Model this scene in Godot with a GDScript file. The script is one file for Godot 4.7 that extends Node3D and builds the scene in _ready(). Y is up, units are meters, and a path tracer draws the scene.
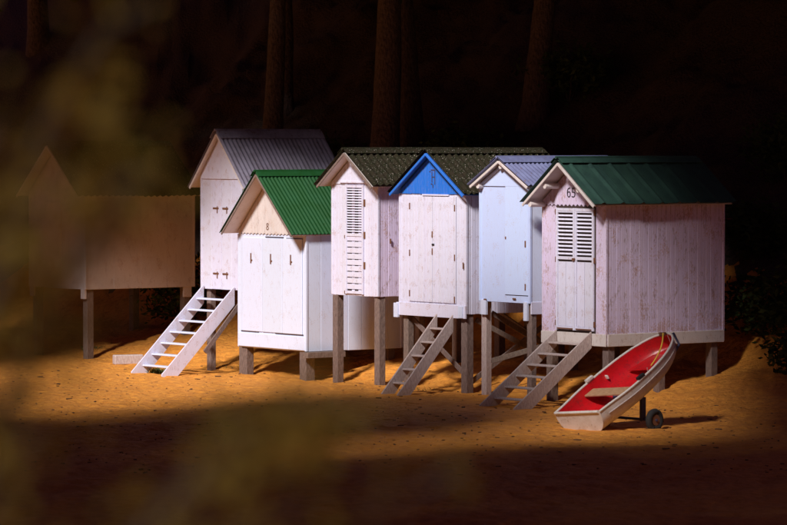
extends Node3D
# White beach huts on stilts at the foot of a dark wooded bank, at the end of the day.

const EYE := Vector3(0, 4.68, 0)
const ROW_AT := Vector3(3.77, 0, -65)          # right front corner of the last hut of the row
const R := Vector3(0.6, 0, 0.8)                # along the row
const N := Vector3(-0.8, 0, 0.6)               # the way the fronts look
const TURN := -0.9273
var M := {}
var rng := RandomNumberGenerator.new()
var bump := FastNoiseLite.new()
var names := {}

# ------------------------------------------------------------------ helpers
func numbered(called: String) -> String:
	var k: int = names.get(called, 0)
	names[called] = k + 1
	return called if k == 0 else "%s_%03d" % [called, k]

func thing(called: String, label: String, category: String, at := Vector3.ZERO, turn := 0.0, group := "") -> Node3D:
	var o := Node3D.new()
	o.name = numbered(called)
	add_child(o)
	o.position = at
	o.rotation.y = turn
	o.set_meta("label", label)
	o.set_meta("category", category)
	if group != "":
		o.set_meta("group", group)
	return o

func new_st() -> SurfaceTool:
	var st := SurfaceTool.new()
	st.begin(Mesh.PRIMITIVE_TRIANGLES)
	st.set_smooth_group(-1)
	return st

func build(st: SurfaceTool, called: String, mat: Material, parent: Node) -> MeshInstance3D:
	st.generate_normals()
	var o := MeshInstance3D.new()
	o.mesh = st.commit()
	o.material_override = mat
	o.name = called
	parent.add_child(o, true)
	return o

func tri(st: SurfaceTool, a: Vector3, b: Vector3, c: Vector3, inside: Vector3) -> void:
	# clockwise seen from outside
	if (b - a).cross(c - a).dot((a + b + c) / 3.0 - inside) > 0.0:
		st.add_vertex(a); st.add_vertex(c); st.add_vertex(b)
	else:
		st.add_vertex(a); st.add_vertex(b); st.add_vertex(c)

func quad(st: SurfaceTool, a: Vector3, b: Vector3, c: Vector3, d: Vector3, inside: Vector3) -> void:
	tri(st, a, b, c, inside)
	tri(st, a, c, d, inside)

func loft(st: SurfaceTool, rings: Array, caps := true) -> void:
	# a closed solid of rings with the same number of points (convex)
	var mid := Vector3.ZERO
	for p in rings[0]: mid += p
	for p in rings[-1]: mid += p
	mid /= float(rings[0].size() * 2)
	for k in rings.size() - 1:
		var a: Array = rings[k]
		var b: Array = rings[k + 1]
		var here := Vector3.ZERO
		for p in a: here += p
		for p in b: here += p
		here /= float(a.size() * 2)
		for i in a.size():
			var j := (i + 1) % a.size()
			quad(st, a[i], a[j], b[j], b[i], here)
	if caps:
		for ring in [rings[0], rings[-1]]:
			for i in range(1, ring.size() - 1):
				tri(st, ring[0], ring[i], ring[i + 1], mid)

func slab(st: SurfaceTool, pts: Array, z0: float, z1: float, xf := Transform3D.IDENTITY, ch := 0.004) -> void:
	# a convex outline in the xy plane, from z0 to z1, its front edges chamfered
	var c := Vector2.ZERO
	for p in pts: c += p
	c /= float(pts.size())
	var rings := [[], [], []]
	for p in pts:
		var q: Vector2 = p
		var d := q - c
		var inn := Vector2(q.x - signf(d.x) * minf(ch, absf(d.x) * 0.4), q.y - signf(d.y) * minf(ch, absf(d.y) * 0.4))
		rings[0].append(xf * Vector3(q.x, q.y, z0))
		rings[1].append(xf * Vector3(q.x, q.y, z1 - ch))
		rings[2].append(xf * Vector3(inn.x, inn.y, z1))
	loft(st, rings)

func box(st: SurfaceTool, at: Vector3, size: Vector3, xf := Transform3D.IDENTITY, ch := 0.006) -> void:
	var h := size / 2.0
	ch = minf(ch, minf(h.x, minf(h.y, h.z)) * 0.6)
	var rings := []
	for k in [[-h.z, ch], [-h.z + ch, 0.0], [h.z - ch, 0.0], [h.z, ch]]:
		var ring := []
		var x: float = h.x - k[1]
		var y: float = h.y - k[1]
		for p in [[-x + ch, -y], [x - ch, -y], [x, -y + ch], [x, y - ch], [x - ch, y], [-x + ch, y], [-x, y - ch], [-x, -y + ch]]:
			ring.append(xf * (at + Vector3(p[0], p[1], k[0])))
		rings.append(ring)
	loft(st, rings)

func bar(st: SurfaceTool, a: Vector3, b: Vector3, wide: float, thick: float, up := Vector3.UP) -> void:
	var z := (b - a).normalized()
	if absf(z.dot(up)) > 0.98: up = Vector3(0, 0, 1)
	var x := up.cross(z).normalized()
	var y := z.cross(x)
	box(st, Vector3.ZERO, Vector3(wide, thick, a.distance_to(b)), Transform3D(Basis(x, y, z), (a + b) / 2.0))

func tube(st: SurfaceTool, pts: Array, radii: Array, sides := 8, smooth := true) -> void:
	var rings := []
	for k in pts.size():
		var d: Vector3 = (pts[mini(k + 1, pts.size() - 1)] - pts[maxi(k - 1, 0)]).normalized()
		var u := d.cross(Vector3(0.13, 0.2, 0.97)).normalized() if absf(d.z) < 0.9 else d.cross(Vector3.UP).normalized()
		var v := d.cross(u)
		var ring := []
		for i in sides:
			var a := TAU * i / sides
			ring.append(pts[k] + (u * cos(a) + v * sin(a)) * float(radii[mini(k, radii.size() - 1)]))
		rings.append(ring)
	if smooth: st.set_smooth_group(0)
	loft(st, rings, false)
	st.set_smooth_group(-1)
	for e in [0, -1]:
		var inside: Vector3 = pts[1] if e == 0 else pts[-2]
		for i in range(1, sides - 1):
			tri(st, rings[e][0], rings[e][i], rings[e][i + 1], inside)

func tone(st: SurfaceTool, spread := 0.05, warm := 0.02) -> void:
	var v := 1.0 - rng.randf() * spread
	st.set_color(Color(v, v - rng.randf() * warm, v - rng.randf() * warm * 1.5))

# ------------------------------------------------------------------ textures
func noise_bytes(size: int, freq: float, octaves: int, seed_: int, kind := FastNoiseLite.TYPE_SIMPLEX_SMOOTH) -> PackedByteArray:
	var n := FastNoiseLite.new()
	n.seed = seed_
	n.noise_type = kind
	n.frequency = freq
	n.fractal_type = FastNoiseLite.FRACTAL_FBM if octaves > 1 else FastNoiseLite.FRACTAL_NONE
	n.fractal_octaves = octaves
	var im := n.get_seamless_image(size, size)
	im.convert(Image.FORMAT_L8)
	return im.get_data()

func to_texture(data: PackedByteArray, size: int) -> ImageTexture:
	var im := Image.create_from_data(size, size, false, Image.FORMAT_RGB8, data)
	im.generate_mipmaps()
	return ImageTexture.create_from_image(im)

func put(data: PackedByteArray, i: int, c: Color) -> void:
	var s := c.linear_to_srgb()
	data[i * 3] = int(clampf(s.r, 0, 1) * 255.0)
	data[i * 3 + 1] = int(clampf(s.g, 0, 1) * 255.0)
	data[i * 3 + 2] = int(clampf(s.b, 0, 1) * 255.0)

func paint_texture(base: Color, wear: float, seed_: int, foot := 0.0) -> ImageTexture:
	# old paint: upright streaks of grime, flakes down to grey wood, specks of rust
	var S := 512
	var a := noise_bytes(S, 0.010, 4, seed_)
	var b := noise_bytes(S, 0.02, 3, seed_ + 1)
	var c := noise_bytes(S, 0.055, 2, seed_ + 2)
	var d := PackedByteArray()
	d.resize(S * S * 3)
	for y in S:
		for x in S:
			var i := y * S + x
			var streak := b[y * S + (x * 6) % S] / 255.0
			var broad := a[i] / 255.0
			var patch := a[((y + 171) % S) * S + (x * 2 + 97) % S] / 255.0
			var crack := c[y * S + (x * 7) % S] / 255.0
			var speck := c[((y * 2) % S) * S + (x * 3) % S] / 255.0
			var fine := c[((y * 3) % S) * S + (x * 7) % S] / 255.0
			var col := base * (0.94 + 0.08 * fine)
			col = col.lerp(Color(0.50, 0.35, 0.32), clampf((streak - 0.52) * 1.4 + (broad - 0.5) * 0.8, 0.0, 1.0) * (0.10 + 0.55 * wear))
			# flakes and cracks where the paint has failed in patches
			var failed := smoothstep(0.50, 0.80, patch + (wear - 0.4) * 0.25)
			var flake := smoothstep(0.655, 0.72, crack * 0.55 + streak * 0.30 + failed * 0.19)
			col = col.lerp(Color(0.20, 0.12, 0.10).lerp(Color(0.36, 0.27, 0.25), fine), flake * (0.25 + 0.75 * wear))
			# rust runs and stains, thickest along the foot of the last hut's walls
			var v := float(y) / S
			var foot_stain := foot * 0.22 * smoothstep(0.42, 0.55, v) * (1.0 - smoothstep(0.60, 0.62, v))
			var rust := smoothstep(0.60, 0.78, (1.0 - speck) * 0.45 + (1.0 - broad) * 0.50 + failed * 0.06 + foot_stain)
			col = col.lerp(Color(0.42, 0.19, 0.06), rust * (0.2 + wear * 0.6))
			put(d, i, col)
	return to_texture(d, S)

func mottled_texture(ca: Color, cb: Color, cc: Color, freq: float, amount: float, seed_: int, sx := 1, sy := 1) -> ImageTexture:
	var S := 512
	var a := noise_bytes(S, freq, 4, seed_)
	var b := noise_bytes(S, freq * 5.0, 2, seed_ + 7)
	var d := PackedByteArray()
	d.resize(S * S * 3)
	for y in S:
		for x in S:
			var i := y * S + x
			var u := a[((y * sy) % S) * S + (x * sx) % S] / 255.0
			var v := b[((y * sy) % S) * S + (x * sx) % S] / 255.0
			var col := ca.lerp(cb, smoothstep(0.3, 0.7, u * 0.7 + v * 0.3))
			col = col.lerp(cc, smoothstep(1.0 - amount, 1.06 - amount, v * 0.75 + u * 0.25))
			put(d, i, col)
	return to_texture(d, S)

func relief(freq: float, octaves: int, seed_: int, strength: float) -> NoiseTexture2D:
	var n := FastNoiseLite.new()
	n.seed = seed_
	n.frequency = freq
	n.fractal_octaves = octaves
	var t := NoiseTexture2D.new()
	t.width = 512; t.height = 512
	t.seamless = true
	t.as_normal_map = true
	t.bump_strength = strength
	t.noise = n
	return t

func mat(color: Color, rough := 0.8, tex: Texture2D = null, scale_ := 0.5, nrm: Texture2D = null, nscale := 1.0, world := false) -> StandardMaterial3D:
	# color is linear
	var m := StandardMaterial3D.new()
	m.albedo_color = color.linear_to_srgb()
	m.roughness = rough
	if tex or nrm:
		m.uv1_triplanar = true
		m.uv1_world_triplanar = world
		m.uv1_scale = Vector3.ONE * scale_
		m.uv1_triplanar_sharpness = 8.0
	if tex: m.albedo_texture = tex
	if nrm:
		m.normal_enabled = true
		m.normal_texture = nrm
		m.normal_scale = nscale
	m.vertex_color_use_as_albedo = true
	return m

func make_materials() -> void:
	var grain := relief(0.03, 3, 5, 3.0)
	M.white_clean = mat(Color.WHITE, 0.62, paint_texture(Color(0.67, 0.73, 0.92), 0.08, 11), 0.5)
	M.white_blue = mat(Color.WHITE, 0.62, paint_texture(Color(0.55, 0.66, 0.95), 0.06, 13), 0.5)
	M.white_worn = mat(Color.WHITE, 0.7, paint_texture(Color(0.69, 0.685, 0.84), 0.32, 23), 0.55)
	M.white_old = mat(Color.WHITE, 0.72, paint_texture(Color(0.67, 0.575, 0.78), 0.6, 37, 1.0), 0.36)
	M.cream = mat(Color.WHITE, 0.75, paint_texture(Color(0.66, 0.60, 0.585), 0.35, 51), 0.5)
	M.blue = mat(Color.WHITE, 0.6, paint_texture(Color(0.012, 0.16, 0.66), 0.02, 63), 0.5)
	M.wood = mat(Color.WHITE, 0.85, mottled_texture(Color(0.235, 0.17, 0.145), Color(0.15, 0.105, 0.09), Color(0.07, 0.047, 0.04), 0.02, 0.3, 71, 6, 1), 0.7, grain, 0.5)
	M.pale_wood = mat(Color.WHITE, 0.85, mottled_texture(Color(0.55, 0.46, 0.44), Color(0.42, 0.33, 0.31), Color(0.18, 0.11, 0.09), 0.02, 0.28, 77, 6, 1), 0.7, grain, 0.4)
	M.bench = mat(Color.WHITE, 0.7, mottled_texture(Color(0.50, 0.30, 0.17), Color(0.38, 0.20, 0.10), Color(0.2, 0.1, 0.05), 0.02, 0.28, 79, 1, 6), 0.9)
	M.roof_grey = mat(Color.WHITE, 0.55, mottled_texture(Color(0.30, 0.27, 0.36), Color(0.22, 0.19, 0.25), Color(0.14, 0.08, 0.06), 0.012, 0.25, 83), 0.4)
	M.roof_green = mat(Color.WHITE, 0.55, mottled_texture(Color(0.011, 0.062, 0.014), Color(0.016, 0.080, 0.027), Color(0.014, 0.045, 0.010), 0.012, 0.24, 89), 0.4)
	M.roof_moss = mat(Color.WHITE, 0.9, mottled_texture(Color(0.030, 0.024, 0.016), Color(0.016, 0.018, 0.009), Color(0.36, 0.30, 0.28), 0.02, 0.285, 97), 0.6, relief(0.05, 3, 9, 4.0), 0.6)
	M.roof_moss.metallic_specular = 0.12
	M.roof_blue = mat(Color.WHITE, 0.5, mottled_texture(Color(0.18, 0.20, 0.36), Color(0.14, 0.15, 0.28), Color(0.16, 0.10, 0.08), 0.012, 0.22, 101), 0.4)
	M.roof_teal = mat(Color.WHITE, 0.55, mottled_texture(Color(0.035, 0.085, 0.065), Color(0.028, 0.065, 0.055), Color(0.02, 0.035, 0.03), 0.012, 0.25, 103), 0.4)
	for k in [M.roof_grey, M.roof_green, M.roof_blue, M.roof_teal]: k.metallic_specular = 0.3
	M.rust = mat(Color(0.16, 0.065, 0.03), 0.9)
	M.black = mat(Color(0.012, 0.010, 0.012), 0.6)
	M.gap = mat(Color(0.05, 0.03, 0.025), 0.95)
	M.red = mat(Color.WHITE, 0.32, mottled_texture(Color(0.62, 0.008, 0.014), Color(0.50, 0.008, 0.012), Color(0.30, 0.03, 0.03), 0.015, 0.30, 107), 0.6)
	M.red.clearcoat_enabled = true
	M.red.clearcoat = 0.25
	M.hull = mat(Color.WHITE, 0.4, mottled_texture(Color(0.74, 0.70, 0.66), Color(0.66, 0.60, 0.54), Color(0.42, 0.33, 0.25), 0.012, 0.24, 109), 0.6)
	M.rope = mat(Color(0.70, 0.44, 0.05), 0.8)
	M.chain = mat(Color(0.45, 0.42, 0.40), 0.4)
	M.tyre = mat(Color(0.02, 0.018, 0.018), 0.85)
	M.frame = mat(Color(0.05, 0.05, 0.11), 0.5)
	M.sand = mat(Color.WHITE, 0.95, mottled_texture(Color(0.70, 0.275, 0.034), Color(0.60, 0.215, 0.024), Color(0.16, 0.07, 0.025), 0.022, 0.21, 113), 0.33, relief(0.035, 4, 15, 5.0), 0.9, true)
	M.litter = mat(Color.WHITE, 0.95, mottled_texture(Color(0.085, 0.045, 0.030), Color(0.045, 0.028, 0.020), Color(0.15, 0.075, 0.035), 0.03, 0.30, 117), 0.5, relief(0.05, 4, 16, 7.0), 1.0, true)
	M.bark = mat(Color.WHITE, 0.95, mottled_texture(Color(0.115, 0.075, 0.065), Color(0.06, 0.038, 0.034), Color(0.025, 0.015, 0.015), 0.018, 0.33, 127, 5, 1), 0.5, relief(0.03, 4, 19, 8.0), 1.0)
	M.leaf = mat(Color(0.045, 0.065, 0.018), 0.6)
	M.leaf.metallic_specular = 0.2
	M.leaf_dry = mat(Color(0.072, 0.046, 0.009), 0.95)
	M.leaf_dry.metallic_specular = 0.15
	M.stem = mat(Color(0.022, 0.014, 0.009), 0.95)
	M.grass = mat(Color(0.06, 0.095, 0.02), 0.7)
	M.red_board = mat(Color.WHITE, 0.8, paint_texture(Color(0.30, 0.035, 0.015), 0.3, 131), 0.5)

# ------------------------------------------------------------------ ground
func back_of_row(x: float, z: float) -> float:
	return -(Vector3(x, 0, z) - ROW_AT).dot(N)

func ground_at(x: float, z: float) -> float:
	var q := back_of_row(x, z)
	var h := 0.0
	if q > 0.2: h += (minf(q, 3.2) - 0.2) * 0.20
	if q > 3.2: h += (minf(q, 30.0) - 3.2) * 0.72
	if q > 30.0: h += (q - 30.0) * 0.15
	var rough := clampf((q + 0.5) / 4.0, 0.0, 1.0)
	h += bump.get_noise_2d(x * 3.0, z * 3.0) * (0.035 + 0.30 * rough * clampf(q / 5.0 - 0.4, 0.0, 1.0))
	h += bump.get_noise_2d(x * 14.0 + 50.0, z * 14.0) * (0.018 + 0.05 * rough)
	h += bump.get_noise_2d(x * 0.8 - 90.0, z * 0.8) * (0.03 + 0.6 * clampf(q / 6.0 - 0.6, 0.0, 1.0))
	h += maxf(0.0, bump.get_noise_2d(x * 24.0, z * 24.0 + 70.0) - 0.08) * -0.09
	# the dune the picture is taken from
	h += 2.9 * smoothstep(-34.0, -7.0, z)
	return h

func steps(spans: Array) -> Array:
	var out := []
	for s in spans:
		var v: float = s[0]
		while v < s[1] - 0.0001:
			out.append(v)
			v += s[2]
	out.append(spans[-1][1])
	return out

func make_ground() -> void:
	var xs := steps([[-160.0, -40.0, 12.0], [-40.0, -12.0, 1.4], [-12.0, -8.0, 0.2], [-8.0, 7.0, 0.1], [7.0, 10.0, 0.2], [10.0, 40.0, 1.5], [40.0, 160.0, 12.0]])
	var zs := steps([[-240.0, -120.0, 10.0], [-120.0, -96.0, 1.2], [-96.0, -80.0, 0.25], [-80.0, -56.0, 0.1], [-56.0, -44.0, 0.2], [-44.0, 4.0, 1.2], [4.0, 80.0, 8.0]])
	# the open sand, and the leaf litter of the wood floor that begins behind the huts
	var w := xs.size()
	var pts := []
	var woody := []
	for z in zs:
		for x in xs:
			pts.append(Vector3(x, ground_at(x, z), z))
			woody.append(back_of_row(x, z) + bump.get_noise_2d(x * 4.0, z * 4.0) * 1.6 > 4.7)
	for part in [["ground", M.sand, false], ["wood_floor", M.litter, true]]:
		var st := new_st()
		st.set_smooth_group(0)
		st.set_color(Color.WHITE)
		for p in pts: st.add_vertex(p)
		for j in zs.size() - 1:
			for i in w - 1:
				var a := j * w + i
				if woody[a] == part[2]:
					for k in [a, a + 1, a + w + 1, a, a + w + 1, a + w]: st.add_index(k)
		var o := build(st, part[0], part[1], self)
		o.set_meta("kind", "structure")

# ------------------------------------------------------------------ huts
func hut_at(t: float, forward := 0.0) -> Vector3:
	return ROW_AT - R * t + N * forward

func in_hut(hut: Node3D, p: Vector3) -> Vector3:
	return hut.position + Basis(Vector3.UP, TURN) * p

func panelled(parent: Node3D, called: String, piece: String, xf: Transform3D, x0: float, x1: float, y0: float, top: Callable, wide: float, m: Material, z := 0.0, thick := 0.02, teeth := 0.0, peak := INF, gap := 0.004) -> Node3D:
	# a wall of upright boards, each with its own edges, on a dark backing
	var st := new_st()
	var pts := [Vector2(x0 + 0.01, y0 + 0.012), Vector2(x1 - 0.01, y0 + 0.012), Vector2(x1 - 0.01, top.call(x1) - 0.01)]
	if peak > x0 and peak < x1: pts.append(Vector2(peak, top.call(peak) - 0.012))
	pts.append(Vector2(x0 + 0.01, top.call(x0) - 0.01))
	slab(st, pts, z - 0.035, z + 0.001, xf, 0.001)
	var wall := build(st, called, M.gap, parent)
	var n := maxi(1, roundi((x1 - x0) / wide))
	for k in n:
		var a := x0 + (x1 - x0) * k / n + gap / 2.0
		var b := x0 + (x1 - x0) * (k + 1) / n - gap / 2.0
		st = new_st()
		tone(st)
		var low := y0 + rng.randf_range(-0.004, 0.004)
		var p := []
		if teeth > 0.0:
			p.append_array([Vector2(a, low + teeth), Vector2((a + b) / 2.0, low), Vector2(b, low + teeth)])
		else:
			p.append_array([Vector2(a, low), Vector2(b, low)])
		p.append(Vector2(b, top.call(b)))
		if peak > a + 0.01 and peak < b - 0.01: p.append(Vector2(peak, top.call(peak)))
		p.append(Vector2(a, top.call(a)))
		slab(st, p, z + 0.002, z + thick + rng.randf_range(-0.002, 0.002), xf, 0.005)
		build(st, piece, m, wall)
	return wall

func sheet(parent: Node, called: String, m: Material, side: float, apex: float, slope: float, z0: float, z1: float, reach: float, wave: float, amp: float, kind: String, lift: float) -> void:
	# one roofing sheet on one slope: real corrugations or ribs running down the slope
	var a := atan(slope)
	var down := Vector3(cos(a) * side, -sin(a), 0)
	var up := Vector3(sin(a) * side, cos(a), 0)
	var n := maxi(8, int(absf(z1 - z0) / wave * (8.0 if kind == "wave" else 12.0)))
	var st := new_st()
	tone(st, 0.1, 0.03)
	var far := reach / cos(a)
	var sag := rng.randf_range(-0.006, 0.006)
	var rows := [0.0, far * 0.5, far + rng.randf_range(-0.012, 0.012)]
	var at := func(r: float, f: float, under: float) -> Vector3:
		var z := lerpf(z0, z1, f)
		var ph := fposmod(z / wave, 1.0)
		var h := 0.0
		if kind == "wave": h = sin(ph * TAU) * amp
		else: h = amp * (smoothstep(0.40, 0.44, ph) - smoothstep(0.56, 0.60, ph))
		return Vector3(0, apex, 0) + down * r + up * (h + lift + under + sag * r) + Vector3(0, 0, z)
	for layer in [0.0, -0.006]:
		st.set_smooth_group(0 if layer == 0.0 else 1)
		for i in n:
			var f := float(i) / n
			var g := float(i + 1) / n
			for k in rows.size() - 1:
				var r0: float = rows[k]
				var r1: float = rows[k + 1]
				var p: Vector3 = at.call(r0, f, layer)
				var inside: Vector3 = p - up * (1.0 if layer == 0.0 else -1.0)
				quad(st, p, at.call(r0, g, layer), at.call(r1, g, layer), at.call(r1, f, layer), inside)
	st.set_smooth_group(-1)
	for i in n:
		var f := float(i) / n
		var g := float(i + 1) / n
		var p: Vector3 = at.call(far, f, 0.0)
		quad(st, at.call(rows[2], f, 0.0), at.call(rows[2], g, 0.0), at.call(rows[2], g, -0.006), at.call(rows[2], f, -0.006), p - down)
	for f in [0.0, 1.0]:
		quad(st, at.call(0.0, f, 0.0), at.call(rows[2], f, 0.0), at.call(rows[2], f, -0.006), at.call(0.0, f, -0.006), at.call(far / 2.0, 0.5, 0.0))
	build(st, called, m, parent)

func make_roof(hut: Node3D, d: Dictionary) -> void:
	var slope: float = (d.apex - d.eave) / (d.w / 2.0)
	var a := atan(slope)
	var reach: float = d.w / 2.0 + d.so
	var front: float = d.o
	var back: float = -d.d - 0.12
	var roof := Node3D.new()
	roof.name = "roof"
	hut.add_child(roof)
	for side in [-1.0, 1.0]:
		# boarding under the sheets, then the barge board at its front edge
		var down := Vector3(cos(a) * side, -sin(a), 0)
		var up := Vector3(sin(a) * side, cos(a), 0)
		var len: float = (reach - 0.015) / cos(a)
		var st := new_st()
		var b := Basis(down, up, Vector3(0, 0, 1) * side)
		box(st, Vector3.ZERO, Vector3(len, 0.018, front - back - 0.06), Transform3D(b, Vector3(0, d.apex + 0.012, 0) + down * (len / 2.0 + 0.012) + up * 0.012 + Vector3(0, 0, (front + back) / 2.0)))
		build(st, "roof_boarding", d.under, roof)
		st = new_st()
		tone(st)
		box(st, Vector3.ZERO, Vector3(len, d.get("barge_deep", 0.05), 0.022), Transform3D(b, Vector3(0, d.apex, 0) + down * (len / 2.0 + 0.005) - up * 0.004 + Vector3(0, 0, front - 0.014)))
		build(st, "barge_board", d.get("barge", d.under), roof)
		# sheets laid side by side from back to front, each lapping its neighbour
		var count := maxi(2, roundi((front - back) / d.sheet))
		for k in count:
			var z0: float = lerpf(front + 0.015, back, float(k) / count)
			var z1: float = lerpf(front + 0.015, back, float(k + 1) / count) - 0.03
			sheet(roof, "roof_sheet", d.roof, side, d.apex + 0.02, slope, z0, z1, reach + rng.randf_range(0.0, 0.02), d.wave, d.amp, d.kind, 0.03 + d.amp + 0.003 * (k % 2))
	var st := new_st()
	var cap: float = d.get("cap", 0.14)
	for side in [-1.0, 1.0]:
		var down := Vector3(cos(a) * side, -sin(a), 0)
		var up := Vector3(sin(a) * side, cos(a), 0)
		box(st, Vector3.ZERO, Vector3(cap, 0.008, front - back + 0.03), Transform3D(Basis(down, up, Vector3(0, 0, 1) * side), Vector3(0, d.apex + 0.02, 0) + down * cap / 2.0 + up * (0.042 + 2.0 * d.amp) + Vector3(0, 0, (front + back) / 2.0 + 0.01)), 0.003)
	tube(st, [Vector3(0, d.apex + 0.045 + 2.2 * d.amp, front + 0.03), Vector3(0, d.apex + 0.045 + 2.2 * d.amp, back)], [0.026], 8)
	build(st, "ridge_cap", d.roof, roof)
	for p in d.get("purlins", []):
		st = new_st()
		tube(st, [Vector3(p.x, p.y, front - 0.06), Vector3(p.x, p.y, 0.01)], [0.048, 0.05], 12)
		build(st, "purlin", d.under, roof)

func make_hut(label: String, d: Dictionary) -> Node3D:
	var hut := thing("beach_hut", label, "beach hut", hut_at(d.t, d.get("forward", 0.0)), TURN, "beach huts in a row")
	var w: float = d.w
	var slope: float = (d.apex - d.eave) / (w / 2.0)
	var roofline := func(x: float) -> float: return d.apex - slope * absf(x) - 0.012
	var flat_top := func(_x: float) -> float: return d.eave
	var id := Transform3D.IDENTITY
	# front: boards up to the gable line, the gable boards a little proud above it
	var line: float = d.get("gable_line", d.eave - 0.02)
	var upto := func(_x: float) -> float: return line
	panelled(hut, "front_wall", "board", id, -w / 2.0, w / 2.0, d.base, upto, d.board, d.front, 0.0, 0.02, 0.0, INF, d.get("gap", 0.004))
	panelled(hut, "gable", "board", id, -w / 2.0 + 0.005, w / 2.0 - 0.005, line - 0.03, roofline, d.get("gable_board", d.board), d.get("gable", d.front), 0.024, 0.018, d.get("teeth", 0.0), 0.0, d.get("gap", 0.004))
	# right side in boards, the far side and back as plain sheets
	var sx := Transform3D(Basis(Vector3(0, 0, -1), Vector3.UP, Vector3(1, 0, 0)), Vector3(w / 2.0, 0, 0))
	panelled(hut, "side_wall", "board", sx, 0.0, d.d, d.base, flat_top, d.get("side_board", d.board), d.side, -0.02, 0.02, 0.0, INF, d.get("gap", 0.004))
	var sl := Transform3D(Basis(Vector3(0, 0, 1), Vector3.UP, Vector3(-1, 0, 0)), Vector3(-w / 2.0, 0, -d.d))
	panelled(hut, "side_wall", "board", sl, 0.0, d.d, d.base, flat_top, 0.3, d.side, -0.02, 0.02)
	var bk := Transform3D(Basis(Vector3(-1, 0, 0), Vector3.UP, Vector3(0, 0, -1)), Vector3(0, 0, -d.d))
	panelled(hut, "back_wall", "board", bk, -w / 2.0, w / 2.0, d.base, roofline, 0.3, d.side, -0.03, 0.02, 0.0, 0.0)
	var st := new_st()
	box(st, Vector3(0, d.base + 0.03, -d.d / 2.0), Vector3(w - 0.06, 0.05, d.d - 0.06))
	build(st, "floor", M.wood, hut)
	for k in 4:                                  # corner laths
		var x := (w / 2.0 - 0.012) * (1.0 if k % 2 == 0 else -1.0)
		var z: float = 0.012 if k < 2 else -d.d - 0.0
		st = new_st()
		tone(st)
		box(st, Vector3(x, (d.base + d.eave) / 2.0 - 0.02, z), Vector3(0.05, d.eave - d.base - 0.05, 0.052))
		build(st, "corner_lath", d.front, hut)
	if d.has("skirt"):                           # deep boards round the foot of the walls
		var s: float = d.skirt
		for k in [[0.0, 0.034, w + 0.04, 0], [w / 2.0 + 0.016, -d.d / 2.0, d.d, 1], [-w / 2.0 - 0.016, -d.d / 2.0, d.d, 1]]:
			st = new_st()
			tone(st)
			box(st, Vector3(k[0], d.base + s / 2.0 - 0.02, k[1]), Vector3(k[2], s, 0.03) if k[3] == 0 else Vector3(0.03, s, k[2]))
			build(st, "foot_board", d.get("skirt_mat", d.front), hut)
	for g in d.legs:                             # [x, z, size, material]
		var foot := in_hut(hut, Vector3(g[0], 0, g[1]))
		var y := ground_at(foot.x, foot.z) - 0.25
		st = new_st()
		tone(st, 0.2, 0.05)
		box(st, Vector3(g[0], (y + d.base) / 2.0, g[1]), Vector3(g[2], d.base - y, g[2]), Transform3D.IDENTITY, 0.012)
		build(st, "leg", g[3], hut)
	for g in d.get("braces", []):
		st = new_st()
		tone(st, 0.2, 0.05)
		bar(st, g[0], g[1], 0.03, 0.10)
		build(st, "brace", M.wood, hut)
	make_roof(hut, d)
	return hut

func plate(hut: Node3D, called: String, at: Vector3, size: Vector3, m: Material, ch := 0.003) -> MeshInstance3D:
	var st := new_st()
	tone(st)
	box(st, at, size, Transform3D.IDENTITY, ch)
	return build(st, called, m, hut)

func louvre_leaf(hut: Node3D, x0: float, x1: float, y0: float, y1: float, mid: float, pitch: float, z: float, m: Material, lower: String) -> void:
	# a shutter door leaf: stiles, rails, tilted slats above, panels or bars below
	var leaf := plate(hut, "door_leaf", Vector3((x0 + x1) / 2.0, (y0 + y1) / 2.0, z - 0.004), Vector3(x1 - x0, y1 - y0, 0.008), M.gap)
	var s := 0.045
	for x in [x0 + s / 2.0, x1 - s / 2.0]:
		plate(leaf, "stile", Vector3(x, (y0 + y1) / 2.0, z + 0.018), Vector3(s, y1 - y0, 0.034), m)
	for y in [y0 + 0.035, mid, y1 - 0.03]:
		plate(leaf, "rail", Vector3((x0 + x1) / 2.0, y, z + 0.016), Vector3(x1 - x0 - 2.0 * s, 0.055, 0.03), m)
	var y := mid + 0.05
	while y < y1 - 0.07:
		var st := new_st()
		tone(st)
		box(st, Vector3.ZERO, Vector3(x1 - x0 - 2.0 * s, 0.008, pitch * 0.62), Transform3D(Basis(Vector3.RIGHT, 0.75), Vector3((x0 + x1) / 2.0, y + pitch * 0.4, z + 0.016)), 0.002)
		build(st, "slat", m, leaf)
		y += pitch
	if lower == "panels":
		var wx := (x1 - x0 - 2.0 * s) / 2.0
		for k in 2:
			plate(leaf, "panel", Vector3(x0 + s + wx * (k + 0.5), (y0 + mid) / 2.0, z + 0.010), Vector3(wx - 0.012, mid - y0 - 0.13, 0.016), m)
	else:
		y = y0 + 0.10
		while y < mid - 0.05:
			plate(leaf, "panel", Vector3((x0 + x1) / 2.0, y + 0.045, z + 0.010), Vector3(x1 - x0 - 2.0 * s, 0.098, 0.016), m)
			y += 0.116

func mark(parent: Node3D, called: String, text: String, at: Vector3, size: float, m: Material) -> void:
	var f := SystemFont.new()
	f.font_names = PackedStringArray(["Droid Sans"])
	var t := TextMesh.new()
	t.font = f
	t.text = text
	t.font_size = 32
	t.pixel_size = size / 23.0
	t.depth = 0.004
	var o := MeshInstance3D.new()
	o.mesh = t
	o.material_override = m
	o.name = called
	o.position = at
	parent.add_child(o, true)

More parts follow.
